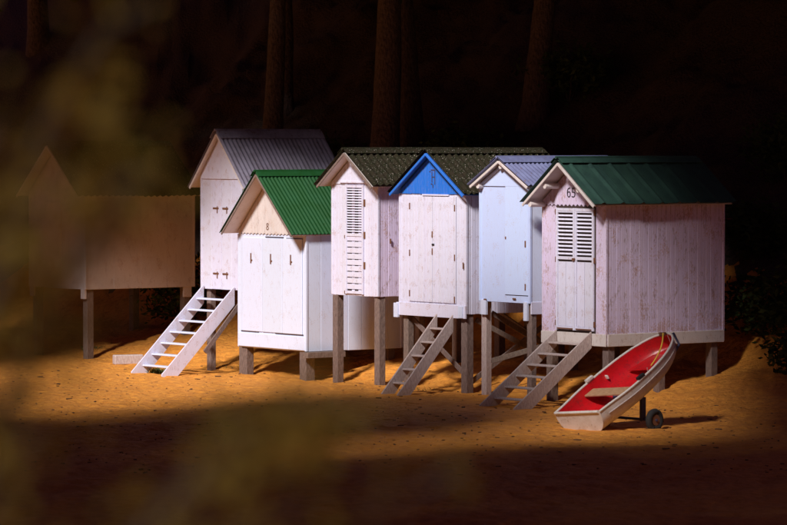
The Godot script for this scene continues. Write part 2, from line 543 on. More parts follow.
func make_stairs(label: String, hut: Node3D, x: float, top: float, run: float, wide: float, treads: int, deep: float, m: Material, tread_mat: Material) -> void:
	var at := in_hut(hut, Vector3(x, 0, 0.06))
	var o := thing("wooden_stairs", label, "stairs", Vector3(at.x, 0, at.z), TURN, "stairs up to the huts")
	var foot := Vector3(at.x, 0, at.z) + N * run
	var low := ground_at(foot.x, foot.z) - 0.03
	var dirn := Vector3(0, low - top, run).normalized()
	var tall := deep / absf(dirn.z)                 # upright depth of the stringer
	for s in [-1.0, 1.0]:
		var st := new_st()
		tone(st)
		var sx: float = s * (wide / 2.0 - 0.018)
		var rings := []
		for dx in [-0.018, 0.018]:
			rings.append([Vector3(sx + dx, top + 0.02, 0), Vector3(sx + dx, top - tall, 0), Vector3(sx + dx, low, run * (top - tall - low) / (top - low)), Vector3(sx + dx, low, run), Vector3(sx + dx, low + 0.06, run)])
		loft(st, rings)
		build(st, "stringer", m, o)
	for k in treads:
		var f := (k + 0.55) / treads
		var p := Vector3(0, lerpf(top, low, f) - tall * 0.38, run * f - 0.02)
		var st := new_st()
		tone(st)
		box(st, p, Vector3(wide - 0.074, 0.032, 0.17))
		build(st, "tread", tread_mat, o)

func make_huts() -> void:
	var wd: Material = M.wood
	# the hut standing apart
	var h := make_hut("plain pale hut with blank flush walls, standing apart on brown square posts", {t = 18.33, w = 2.29, d = 2.75, base = 1.49, eave = 3.55, apex = 4.55, o = 0.3, so = 0.12, board = 0.57, side_board = 0.69, gap = 0.003, front = M.cream, side = M.cream, under = M.cream, roof = M.roof_moss, sheet = 0.8, wave = 0.15, amp = 0.02, kind = "wave",
		legs = [[1.02, -0.12, 0.17, wd], [-1.02, -0.12, 0.17, wd], [1.02, -2.6, 0.17, wd], [-1.02, -2.6, 0.17, wd]]})
	for x in [1.04, -1.04]:
		plate(h, "bracket", Vector3(x, 1.40, 0.01), Vector3(0.16, 0.22, 0.05), M.cream)
	plate(h, "bracket", Vector3(1.1, 1.40, -2.6), Vector3(0.05, 0.26, 0.2), M.cream)
	plate(h, "door", Vector3(-0.2, 2.45, 0.03), Vector3(0.75, 1.8, 0.025), M.cream)
	# tall hut with the grey roof
	h = make_hut("tall narrow white hut with a grey corrugated roof above the wide white stairs", {t = 12.04, w = 1.46, d = 2.3, base = 1.66, eave = 3.98, apex = 4.80, o = 0.16, so = 0.26, gable_line = 3.92, board = 0.36, side_board = 0.3, gap = 0.005, front = M.white_worn, side = M.white_worn, under = M.cream, roof = M.roof_grey, sheet = 0.62, wave = 0.105, amp = 0.016, kind = "wave", cap = 0.2,
		legs = [[0.58, -0.12, 0.14, wd], [-0.58, -0.12, 0.14, wd], [0.58, -2.1, 0.14, wd], [-0.58, -2.1, 0.14, wd]], braces = [[Vector3(0.62, 1.5, -0.1), Vector3(0.62, 0.45, 0.85)], [Vector3(-0.6, 1.5, -0.2), Vector3(-0.6, 0.5, -2.0)]]})
	for x in [-0.20, 0.14]:
		for y in [1.98, 3.3]:
			plate(h, "hinge", Vector3(x, y, 0.026), Vector3(0.20, 0.035, 0.012), M.rust)
			plate(h, "hinge", Vector3(x + 0.05, y - 0.03, 0.025), Vector3(0.03, 0.14, 0.010), M.rust)
	make_stairs("wide white painted stairs with a weedy foot leading to the grey-roofed hut", h, -0.05, 1.72, 1.74, 1.14, 8, 0.25, M.white_worn, M.white_clean)
	# low hut with the green roof
	h = make_hut("low white hut with a bright green metal roof and three flat door panels", {t = 9.91, forward = 0.25, w = 2.32, d = 2.3, base = 0.56, eave = 2.86, apex = 4.0, o = 0.42, so = 0.06, gable_line = 2.84, gable_board = 0.115, board = 0.58, side_board = 0.33, gap = 0.006, teeth = 0.03, front = M.white_clean, side = M.white_clean, gable = M.cream, under = M.cream, barge = M.wood, roof = M.roof_green, sheet = 0.9, wave = 0.09, amp = 0.013, kind = "wave",  # cream gable: the warm veil over it is put into its paint
		legs = [[1.02, -0.10, 0.22, wd], [-1.02, -0.10, 0.18, wd], [1.0, -2.1, 0.18, wd], [-1.0, -2.1, 0.18, wd]]})
	for k in 3:                                    # door panels over the front
		var x0 := -0.99 + k * 0.685
		var pn := plate(h, "door_panel", Vector3(x0 + 0.335, 1.82, 0.034), Vector3(0.668, 1.86, 0.026), M.white_clean, 0.008)
		pn.rotation.y = [-0.004, 0.006, -0.003][k]
		plate(pn, "hook", Vector3(x0 + 0.30, 2.34, 0.052), Vector3(0.035, 0.20, 0.012), M.rust)
		plate(pn, "hook", Vector3(x0 + 0.32, 2.30, 0.055), Vector3(0.06, 0.03, 0.012), M.rust)
	plate(h, "sill_gap", Vector3(-0.75, 0.885, 0.03), Vector3(0.62, 0.02, 0.014), M.gap)
	plate(h, "sill_gap", Vector3(0.6, 0.882, 0.03), Vector3(0.95, 0.02, 0.014), M.gap)
	plate(h, "head_gap", Vector3(0.1, 2.77, 0.03), Vector3(0.62, 0.018, 0.014), M.gap)
	plate(h, "head_gap", Vector3(0.78, 2.755, 0.03), Vector3(0.55, 0.018, 0.014), M.gap)
	plate(h, "threshold", Vector3(0, 0.715, 0.036), Vector3(2.28, 0.27, 0.03), M.white_clean, 0.008)
	plate(h, "bearer", Vector3(1.25, 0.5, -0.35), Vector3(0.16, 0.11, 0.9), M.wood)
	mark(h, "number", "8", Vector3(-0.12, 2.97, 0.047), 0.13, M.rust)
	# narrow louvred hut
	h = make_hut("narrow white hut with one tall louvred door and a dark mossy roof", {t = 7.49, w = 1.49, d = 2.2, base = 1.69, eave = 3.88, apex = 4.42, o = 0.3, so = 0.16, board = 0.105, side_board = 0.11, front = M.white_worn, side = M.white_old, under = M.cream, barge = M.wood, roof = M.roof_moss, sheet = 0.85, wave = 0.15, amp = 0.022, kind = "wave", gable_line = 3.86,
		legs = [[0.64, -0.10, 0.16, wd], [-0.66, -0.06, 0.16, wd], [0.6, -2.0, 0.15, wd], [-0.6, -2.0, 0.15, wd]]})
	louvre_leaf(h, -0.28, 0.30, 1.72, 3.82, 2.86, 0.05, 0.02, M.white_worn, "bars")
	plate(h, "lintel", Vector3(0.0, 3.87, 0.052), Vector3(0.86, 0.03, 0.03), M.white_worn)
	for y in [3.48, 2.86, 2.28]:
		plate(h, "hinge", Vector3(0.32, y, 0.03), Vector3(0.045, 0.13, 0.02), M.rust)
	for y in [2.82, 1.75]:
		plate(h, "hinge", Vector3(-0.31, y, 0.03), Vector3(0.04, 0.06, 0.02), M.rust)
	plate(h, "latch", Vector3(0.78, 2.75, -0.25), Vector3(0.02, 0.10, 0.03), M.rust)
	# blue gable
	h = make_hut("white boarded hut with a bright blue gable and dark mossy roof", {t = 5.04, w = 2.04, d = 2.5, base = 1.46, eave = 3.72, apex = 4.42, o = 0.2, so = 0.12, board = 0.093, side_board = 0.10, front = M.white_worn, side = M.white_worn, gable = M.blue, under = M.blue, barge = M.blue, roof = M.roof_moss, sheet = 0.85, wave = 0.15, amp = 0.022, kind = "wave", gable_line = 3.70,
		legs = [[0.90, -0.10, 0.17, wd], [-0.90, -0.10, 0.15, wd], [0.9, -2.3, 0.16, wd], [-0.9, -2.3, 0.16, wd], [0.0, -2.3, 0.15, wd]],
		braces = [[Vector3(-0.9, 1.35, -0.15), Vector3(0.9, 0.25, -0.15)], [Vector3(0.9, 1.35, -0.3), Vector3(0.9, 0.5, -2.2)], [Vector3(-0.9, 1.4, -2.2), Vector3(0.9, 0.7, -2.2)], [Vector3(0.9, 1.35, -2.2), Vector3(0.9, 0.2, -0.2)]]})
	plate(h, "foot_board", Vector3(-0.02, 1.50, 0.042), Vector3(2.12, 0.24, 0.035), M.white_worn)
	plate(h, "end_block", Vector3(-1.06, 1.47, 0.066), Vector3(0.13, 0.27, 0.05), M.white_clean)
	plate(h, "end_block", Vector3(0.92, 1.50, 0.068), Vector3(0.12, 0.22, 0.04), M.white_clean)
	for k in 2:                                    # the two boarded door leaves
		var x0 := -0.70 + k * 0.72
		var leaf := plate(h, "door_leaf", Vector3(x0 + 0.355, 2.64, 0.023), Vector3(0.71, 1.98, 0.012), M.gap)
		for i in 8:
			plate(leaf, "board", Vector3(x0 + 0.044 + i * 0.089, 2.64, 0.033), Vector3(0.085, 1.98, 0.018), M.white_worn, 0.005)
	plate(h, "lintel", Vector3(0.12, 3.655, 0.045), Vector3(0.80, 0.03, 0.03), M.white_worn)
	for p in [[-0.68, 3.44], [-0.68, 2.56], [-0.68, 1.80], [0.70, 3.42], [0.70, 2.50], [0.70, 1.72], [0.02, 2.92], [0.02, 2.60], [0.96, 2.36]]:
		plate(h, "hinge", Vector3(p[0], p[1], 0.045), Vector3(0.03, 0.12, 0.012), M.rust)
	plate(h, "lock", Vector3(0.05, 2.73, 0.048), Vector3(0.07, 0.035, 0.02), M.black)
	for p in [[0.05, 4.12, 0.13, 0.022], [0.11, 3.98, 0.022, 0.26], [0.02, 3.99, 0.022, 0.20], [0.06, 3.99, 0.08, 0.02], [0.01, 3.86, 0.05, 0.022], [0.05, 3.82, 0.022, 0.06], [-0.04, 4.09, 0.04, 0.022]]:
		plate(h, "number_stroke", Vector3(p[0] - 0.01, p[1], 0.044), Vector3(p[2], p[3], 0.006), M.frame)
	make_stairs("narrow grey wooden ladder stairs leading to the blue-gabled hut", h, 0.42, 1.42, 1.28, 0.52, 6, 0.19, M.pale_wood, M.pale_wood)
	# plain hut with blue grey roof
	h = make_hut("smooth plain white hut with a blue-grey corrugated roof and narrow flush door", {t = 2.88, w = 1.46, d = 2.3, base = 1.72, eave = 3.88, apex = 4.29, o = 0.19, so = 0.12, board = 1.46, side_board = 0.8, front = M.white_blue, side = M.white_clean, under = M.cream, roof = M.roof_blue, sheet = 0.8, wave = 0.10, amp = 0.016, kind = "wave", cap = 0.2, gable_line = 3.87, purlins = [Vector2(-0.66, 3.84), Vector2(0.0, 4.2)],
		legs = [[-0.66, -0.08, 0.14, M.pale_wood], [0.66, -0.08, 0.13, wd], [0.6, -2.1, 0.14, wd], [-0.6, -2.1, 0.14, wd]],
		braces = [[Vector3(-0.6, 0.62, -0.15), Vector3(0.62, 1.25, -2.0)], [Vector3(-0.66, 1.3, -2.1), Vector3(0.66, 0.7, -2.1)], [Vector3(-0.66, 1.5, -0.2), Vector3(-0.66, 0.6, -2.0)]]})
	plate(h, "door", Vector3(0.36, 2.86, 0.022), Vector3(0.68, 2.0, 0.012), M.gap)
	plate(h, "door_leaf", Vector3(0.36, 2.86, 0.03), Vector3(0.66, 1.98, 0.018), M.white_blue)
	for p in [[0.05, 2.90, 0.03, 0.05], [0.62, 2.80, 0.035, 0.12], [0.62, 2.02, 0.03, 0.12], [0.30, 1.80, 0.09, 0.03], [-0.55, 1.76, 0.08, 0.03]]:
		plate(h, "fitting", Vector3(p[0], p[1], 0.042), Vector3(p[2], p[3], 0.012), M.rust)
	plate(h, "foot_board", Vector3(0.735, 1.64, -1.1), Vector3(0.03, 0.22, 2.2), M.white_worn)
	plate(h, "post_cap", Vector3(-0.60, 1.62, 0.022), Vector3(0.15, 0.28, 0.05), M.white_clean)
	plate(h, "post_cap", Vector3(0.62, 1.58, 0.022), Vector3(0.10, 0.34, 0.05), M.white_clean)
	# last hut, louvred double door
	h = make_hut("lilac-white hut numbered 65 with louvred double doors and a dark green ribbed roof", {t = 0.90, w = 1.76, d = 2.74, base = 1.06, eave = 3.60, apex = 4.26, o = 0.42, so = 0.13, board = 0.11, side_board = 0.105, teeth = 0.035, gable_line = 3.53, front = M.white_old, side = M.white_old, under = M.cream, roof = M.roof_teal, sheet = 0.9, wave = 0.44, amp = 0.03, kind = "rib", skirt = 0.22, skirt_mat = M.cream, purlins = [Vector2(-0.42, 3.86), Vector2(-0.84, 3.53), Vector2(0.5, 3.80)],
		legs = [[0.78, -0.12, 0.16, wd], [-0.78, -0.12, 0.16, wd], [0.78, -2.55, 0.16, wd], [-0.78, -2.55, 0.16, wd], [0.78, -1.3, 0.16, wd]]})
	plate(h, "door_frame", Vector3(0.06, 2.38, 0.026), Vector3(1.08, 2.28, 0.014), M.gap)
	louvre_leaf(h, -0.46, 0.055, 1.30, 3.47, 2.58, 0.068, 0.034, M.white_worn, "panels")
	louvre_leaf(h, 0.065, 0.58, 1.30, 3.47, 2.58, 0.068, 0.034, M.white_worn, "panels")
	plate(h, "door_bead", Vector3(0.06, 2.38, 0.078), Vector3(0.045, 2.16, 0.02), M.white_worn)
	plate(h, "knob", Vector3(0.07, 2.56, 0.10), Vector3(0.05, 0.05, 0.04), M.rust)
	for y in [1.42, 2.55, 3.40]:
		for x in [-0.475, 0.595]:
			plate(h, "hinge", Vector3(x, y, 0.05), Vector3(0.03, 0.10, 0.03), M.rust)
	for x in [-0.2, 0.32]:
		plate(h, "rusty_rail", Vector3(x, 1.325, 0.074), Vector3(0.44, 0.022, 0.006), M.rust)
	mark(h, "number", "65", Vector3(-0.06, 3.74, 0.048), 0.165, M.black)
	make_stairs("bare grey stairs with open treads leading to the louvred double doors of hut 65", h, 0.03, 1.27, 1.74, 1.0, 7, 0.21, M.pale_wood, M.pale_wood)

# ------------------------------------------------------------------ boat
func make_boat() -> void:
	var stern := Vector3(2.95, 0.30, -59.5)
	var bow := Vector3(4.54, 1.42, -61.0)
	var u := (bow - stern).normalized()
	var b := Vector3(0.68, 0.10, 0.74)
	b = (b - u * b.dot(u)).normalized()
	var n := b.cross(u).normalized()
	var L := stern.distance_to(bow)
	var o := thing("rowing_boat", "small white rowing boat, red inside, propped bow-up beside hut 65", "boat", stern)
	o.basis = Basis(b, n, -u)
	# half breadth, sheer and keel along the length, f from stern 0 to bow 1
	var half := func(f: float) -> float: return 0.60 * pow(maxf(0.0, 1.0 - pow(maxf(0.0, f - 0.30) / 0.70, 3.0)), 0.58) * (0.86 + 0.14 * smoothstep(0.0, 0.35, f)) + 0.012
	var sheer := func(f: float) -> float: return 0.10 * f * f - 0.02
	var keel := func(f: float) -> float: return -0.42 + 0.24 * pow(f, 4.0)
	var NS := 28
	var NC := 14
	var skin := func(shrink: float, lift: float) -> Array:
		var rows := []
		for i in NS + 1:
			var f := float(i) / NS
			var row := []
			for j in NC + 1:
				var s := float(j) / NC * 2.0 - 1.0
				var a := s * PI / 2.0
				var hw: float = maxf(0.004, half.call(f) - shrink)
				var x := hw * signf(sin(a)) * pow(absf(sin(a)), 0.62)
				var top: float = sheer.call(f)
				var y := lerpf(top, float(keel.call(f)) + lift, pow(cos(a), 0.8) if cos(a) > 0.0 else 0.0)
				row.append(Vector3(x, y, -f * L))
			rows.append(row)
		return rows
	for part in [["hull", 0.0, 0.0, M.hull, true], ["inside", 0.022, 0.025, M.red, false]]:
		var rows: Array = skin.call(part[1], part[2])
		var st := new_st()
		st.set_color(Color.WHITE)
		st.set_smooth_group(0)
		for i in NS:
			for j in NC:
				var c := Vector3(0, 0.0, -(i + 0.5) / NS * L * 0.98 - 0.01)
				var a: Vector3 = rows[i][j]
				var inside := c if part[4] else a * 2.0 - c
				quad(st, rows[i][j], rows[i][j + 1], rows[i + 1][j + 1], rows[i + 1][j], inside)
		st.set_smooth_group(-1)
		var z := 0.0 if part[4] else -0.02
		for j in NC:                              # transom
			tri(st, Vector3(0, -0.02, z), Vector3(rows[0][j].x, rows[0][j].y, z), Vector3(rows[0][j + 1].x, rows[0][j + 1].y, z), Vector3(0, -0.1, -1 if part[4] else 1))
		build(st, part[0], part[3], o)
	for s in [-1.0, 1.0]:
		var st := new_st()
		var pts := []
		for i in NS + 1:
			var f := float(i) / NS
			pts.append(Vector3(s * (float(half.call(f)) - 0.004), float(sheer.call(f)) + 0.008, -f * L))
		tube(st, pts, [0.021], 8)
		build(st, "gunwale", M.hull, o)
		st = new_st()                             # rubbing strake
		pts = []
		for i in range(2, NS - 1):
			var f := float(i) / NS
			var a := 0.86 * PI / 2.0
			pts.append(Vector3(s * (float(half.call(f)) * pow(sin(a), 0.62) + 0.004), lerpf(sheer.call(f), keel.call(f), pow(cos(a), 0.8)), -f * L))
		tube(st, pts, [0.010], 6)
		build(st, "strake", M.pale_wood, o)
		st = new_st()
		box(st, Vector3(s * (float(half.call(0.42)) - 0.01), 0.045, -0.42 * L), Vector3(0.06, 0.05, 0.17))
		build(st, "rowlock", M.black if s > 0 else M.hull, o)
	var st := new_st()
	tube(st, [Vector3(-0.5, -0.012, 0.0), Vector3(0.5, -0.012, 0.0)], [0.026], 8)
	build(st, "transom_cap", M.hull, o)
	st = new_st()
	box(st, Vector3(0, -0.13, -0.36 * L), Vector3(1.13, 0.03, 0.24))
	build(st, "thwart", M.bench, o)
	st = new_st()                                 # fore locker
	st.set_color(Color.WHITE)
	slab(st, [Vector2(-0.40, 0.70 * L), Vector2(0.40, 0.70 * L), Vector2(0.24, 0.90 * L), Vector2(-0.24, 0.90 * L)], -0.20, -0.175, Transform3D(Basis(Vector3.RIGHT, Vector3(0, 0, -1), Vector3.UP), Vector3.ZERO))
	build(st, "fore_locker", M.red, o)
	st = new_st()
	box(st, Vector3(0, 0.105, -L * 0.965), Vector3(0.13, 0.04, 0.07))
	box(st, Vector3(0, 0.135, -L * 0.965), Vector3(0.18, 0.02, 0.025))
	build(st, "cleat", M.rust, o)
	st = new_st()
	var rp := []
	for i in 15:
		var f := i / 14.0
		rp.append(Vector3(0.02 + 0.16 * sin(f * 2.6), lerpf(0.13, -0.15, pow(f, 1.4)), -L * lerpf(0.965, 0.72, f)))
	tube(st, rp, [0.013], 7)
	build(st, "mooring_rope", M.rope, o)
	for i in 7:
		st = new_st()
		box(st, Vector3(0.05 - i * 0.004, -0.17 - i * 0.03, -L * (0.70 - i * 0.004)), Vector3(0.016, 0.022, 0.012))
		build(st, "chain_link", M.chain, o)
	st = new_st()                                 # white patch on the inner side
	box(st, Vector3.ZERO, Vector3(0.10, 0.07, 0.03), Transform3D(Basis(Vector3.UP, -0.2), Vector3(-0.545, -0.10, -0.55 * L)), 0.02)
	build(st, "rowlock_pad", M.hull, o)

	# launching trolley under the boat
	var mid := stern.lerp(bow, 0.46) - n * 0.43
	var flat := Vector3(u.x, 0, u.z).normalized()
	var across := Vector3(-flat.z, 0, flat.x)
	var t := thing("boat_trolley", "dark two-wheeled launching trolley under the red and white boat", "trolley", Vector3(mid.x, 0, mid.z))
	t.basis = Basis(across, Vector3.UP, -flat)
	var g := ground_at(mid.x, mid.z)
	st = new_st()
	tube(st, [Vector3(-0.62, g + 0.19, 0), Vector3(0.62, g + 0.19, 0)], [0.022], 8)
	build(st, "axle", M.frame, t)
	for s in [-1.0, 1.0]:
		st = new_st()
		var ring := []
		for k in 25:
			var a := TAU * k / 24.0
			ring.append(Vector3(s * 0.56, g + 0.19 + 0.135 * cos(a), 0.135 * sin(a)))
		tube(st, ring, [0.055], 8)
		var wheel := build(st, "wheel", M.tyre, t)
		st = new_st()
		tube(st, [Vector3(s * 0.52, g + 0.19, 0), Vector3(s * 0.60, g + 0.19, 0)], [0.09], 14, false)
		build(st, "hub", M.rust, wheel)
		st = new_st()
		box(st, Vector3(s * 0.30, (g + 0.19 + mid.y) / 2.0 + 0.02, 0), Vector3(0.06, maxf(0.1, mid.y - g - 0.1), 0.10))
		build(st, "cradle", M.frame, t)
	st = new_st()
	var inv := t.transform.affine_inverse()
	var keel_pts := []
	for f in [0.12, 0.5, 0.85]:
		keel_pts.append(inv * (stern.lerp(bow, f) - n * (0.47 - 0.1 * f * f)))
	tube(st, keel_pts, [0.025], 8)
	build(st, "beam", M.frame, t)
	st = new_st()
	tube(st, [keel_pts[2], inv * (bow + u * 0.16 - n * 0.22), inv * (bow + u * 0.14 + n * 0.0), inv * (bow + u * 0.02 + n * 0.05)], [0.024], 8)
	build(st, "bow_post", M.frame, t)

# ------------------------------------------------------------------ plants
func leaf(st: SurfaceTool, r: RandomNumberGenerator, p: Vector3, s: float) -> void:
	var x := Vector3(r.randfn(), r.randfn() * 0.6, r.randfn()).normalized()
	var y := x.cross(Vector3(r.randfn(), r.randfn(), r.randfn())).normalized() * s * 0.45
	var v := r.randf_range(0.7, 1.2)
	st.set_color(Color(v, v, v * r.randf_range(0.8, 1.1)))
	var fold := x.cross(y) * 0.25
	x *= s
	for q in [p - x, p + y + fold, p + x, p - x, p + x, p - y + fold]: st.add_vertex(q)

func crown(parent: Node3D, blobs: Array, clumps: int, each: int, size: float, loose: float, m: Material, seed_: int, called := "crown") -> void:
	# leaves in clumps spread through the volume of several ellipsoids [centre, radii]
	var r := RandomNumberGenerator.new()
	r.seed = seed_
	var total := 0.0
	for b in blobs: total += b[1].x * b[1].y * b[1].z
	var st := new_st()
	for b in blobs:
		for i in int(clumps * b[1].x * b[1].y * b[1].z / total):
			var p: Vector3 = b[0] + Vector3(r.randfn(), r.randfn(), r.randfn()).normalized() * pow(r.randf(), 0.42) * b[1]
			for k in each:
				leaf(st, r, p + Vector3(r.randfn(), r.randfn(), r.randfn()) * loose, size * r.randf_range(0.7, 1.3))
	var o := build(st, called, m, parent)
	o.set_meta("kind", "stuff")

func make_tree(label: String, group: String, at: Vector3, radius: float, tall: float, lean: Vector3, blobs: Array, count: int, seed_: int, called := "tree") -> Node3D:
	at.y = ground_at(at.x, at.z) - 0.2
	var o := thing(called, label, "tree", at, 0.0, group)
	var r := RandomNumberGenerator.new()
	r.seed = seed_
	var st := new_st()
	var pts := []
	var rad := []
	for k in 15:
		var f := k / 14.0
		pts.append(Vector3(lean.x * f * f + sin(f * 5.0 + seed_) * 0.10, tall * f, lean.z * f * f + cos(f * 4.0 + seed_) * 0.10))
		rad.append(radius * (1.0 - 0.72 * f + 0.35 * exp(-f * 22.0)) * r.randf_range(0.94, 1.06))
	tube(st, pts, rad, 12)
	var trunk := build(st, "trunk", M.bark, o)
	for b in blobs:
		for k in 3:
			st = new_st()
			var k0 := 7 + k * 2 + r.randi() % 2
			var from: Vector3 = pts[mini(k0, 13)]
			var to: Vector3 = b[0] + Vector3(r.randfn() * b[1].x, r.randfn() * b[1].y * 0.5, r.randfn() * b[1].z) * 0.45
			var m1 := from.lerp(to, 0.5) + Vector3(0, 0.5, 0)
			tube(st, [from, m1, to], [radius * 0.32, radius * 0.2, radius * 0.07], 7)
			build(st, "limb", M.bark, trunk)
	crown(o, blobs, count, 9, 0.36, 0.42, M.leaf, seed_ + 3)
	return o

func make_wood() -> void:
	var g := "trees on the wooded bank"
	var C := func(x: float, y: float, z: float, a: float, b: float, c: float) -> Array: return [Vector3(x, y, z), Vector3(a, b, c)]
	# trunks in view: [x px, depth, radius, lean, label, how far the unseen crown is set forward to shade the bank]
	for k in [[383.0, 82.0, 0.38, Vector3(0.25, 0, 0), "thick straight dark trunk rising behind the louvred hut's mossy roof", 7.0], [411.0, 83.0, 0.31, Vector3(-0.5, 0, 0.3), "slightly leaning dark trunk close beside the thick straight one", 3.0], [534.0, 82.0, 0.31, Vector3(1.3, 0, 0), "dark trunk leaning away over the blue-grey roof", 7.0], [270.0, 86.0, 0.27, Vector3(0.5, 0, 0), "faint brown trunk rising behind the grey corrugated roof", 6.0], [283.0, 90.0, 0.2, Vector3(-0.2, 0, 0.0), "thin faint trunk just behind another behind the grey roof", 2.0], [470.0, 99.0, 0.26, Vector3(0.3, 0, 0), "trunk deep in the shade behind the blue-gabled hut", 6.0], [660.0, 100.0, 0.28, Vector3(0.4, 0, 0), "trunk in deep shade behind the dark green roof", 6.0]]:
		var x: float = (k[0] - 393.5) / 3700.0 * k[1]
		var low := ground_at(x, -k[1])
		var z: float = k[5]
		var y1 := 11.6 - low
		var c: Array = [C.call(-0.5, y1, z, 4.2, 2.6, 4.2), C.call(-1.5, y1 + 3.0, z * 0.4, 4.4, 2.6, 4.6)]
		make_tree(k[4], g, Vector3(x, 0, -k[1]), k[2], y1 + 2.5, k[3], c, 760, int(k[0]))
	# the wood goes on to both sides of the picture
	for k in [[-13.5, -84.0], [-21.0, -90.0], [18.0, -84.0], [19.0, -94.0], [13.0, -72.0], [-10.0, -104.0], [5.0, -106.0], [14.0, -96.0], [-3.0, -112.0]]:
		make_tree("shade tree of the wooded bank, off to one side", g, Vector3(k[0], 0, k[1]), 0.3, 11.0, Vector3(0.3, 0, 0.2), [C.call(0.0, 9.0, 1.0, 4.0, 2.4, 4.2), C.call(1.0, 11.5, 0.0, 4.2, 2.0, 4.2)], 700, int(k[0] * 7.0 - k[1]))
	for k in [[12.0, -84.0, 4.0, -79.0], [12.5, -88.0, 8.0, -84.0], [13.5, -78.0, 9.0, -74.0], [-14.0, -83.0, -11.5, -79.0], [-15.5, -98.0, -13.5, -97.0], [-14.5, -92.0, -11.0, -89.0], [-12.5, -94.0, -7.0, -88.0], [-13.0, -104.0, -8.5, -99.0]]:  # added trees, their crowns set out of view to keep sun off the bank
		var low := ground_at(k[0], k[1])
		make_tree("added unseen tree, its crown placed to shade the wooded bank", g, Vector3(k[0], 0, k[1]), 0.34, 13.0 - low, Vector3((k[2] - k[0]) * 0.3, 0, 1.0), [C.call(k[2] - k[0], 12.4 - low, k[3] - k[1], 4.6, 2.8, 4.4), C.call((k[2] - k[0]) * 0.4, 15.0 - low, -1.0, 4.4, 2.6, 4.4)], 900, int(k[0] * 17.0 - k[1]))
	# added trees out of the picture, crowns placed to shape the pool of light: [trunk x, z, crown x, y, z, radii]
	for k in [[-11.0, -36.0, -14.5, 14.0, -42.3, 5.0, 3.0, 4.4], [-17.0, -48.0, -19.0, 14.0, -50.0, 4.5, 3.0, 5.0], [-6.5, -37.0, -8.3, 14.0, -47.4, 3.5, 3.0, 5.0], [10.5, -42.0, 1.9, 13.5, -45.0, 4.5, 3.0, 5.0], [11.5, -57.0, 2.7, 14.0, -56.4, 4.2, 3.0, 4.4], [10.0, -50.0, 1.2, 14.0, -49.8, 3.1, 2.6, 2.8], [10.5, -53.5, 1.5, 13.2, -52.4, 2.7, 2.2, 2.4], [9.0, -46.0, 0.6, 13.8, -47.2, 3.0, 2.4, 2.6], [10.5, -73.0, 3.0, 12.8, -70.0, 4.6, 2.8, 4.4], [-11.0, -76.0, -7.3, 13.6, -68.6, 4.4, 2.6, 3.9], [-20.0, -62.0, -20.0, 14.0, -62.0, 4.6, 3.0, 5.5], [-16.0, -70.0, -14.6, 14.0, -68.4, 3.6, 3.0, 3.6], [-14.0, -30.0, -13.0, 13.0, -36.0, 6.0, 3.0, 5.0], [-5.5, -30.0, -4.0, 13.0, -38.0, 5.0, 3.0, 4.6], [6.5, -32.0, 4.0, 13.0, -36.0, 4.6, 3.0, 4.6], [-7.5, -18.0, -8.0, 12.5, -29.0, 6.0, 3.0, 4.6], [5.0, -20.0, 0.2, 12.5, -30.0, 5.0, 3.0, 4.6], [12.0, -64.0, 3.4, 13.4, -62.5, 4.2, 2.8, 4.2], [11.0, -66.0, 7.0, 13.0, -60.0, 3.4, 2.8, 4.2]]:
		shade_tree("added unseen tree, its crown placed to shade sand and huts", Vector3(k[0], 0, k[1]), Vector3(k[2], k[3], k[4]), k[5], k[6], k[7], 620, int(k[0] * 13.0 - k[1]))

func shade_tree(label: String, at: Vector3, to: Vector3, rx: float, ry: float, rz: float, count: int, seed_: int) -> void:
	# an added tree out of view; its crown is set for shade at the point `to`
	var base := Vector3(at.x, ground_at(at.x, at.z) - 0.2, at.z)
	var c := to - base
	make_tree(label, "added shade trees out of view", at, 0.34, c.y, Vector3(c.x * 0.35, 0, c.z * 0.35), [[c, Vector3(rx, ry, rz)]], count, seed_, "added_shade_tree")

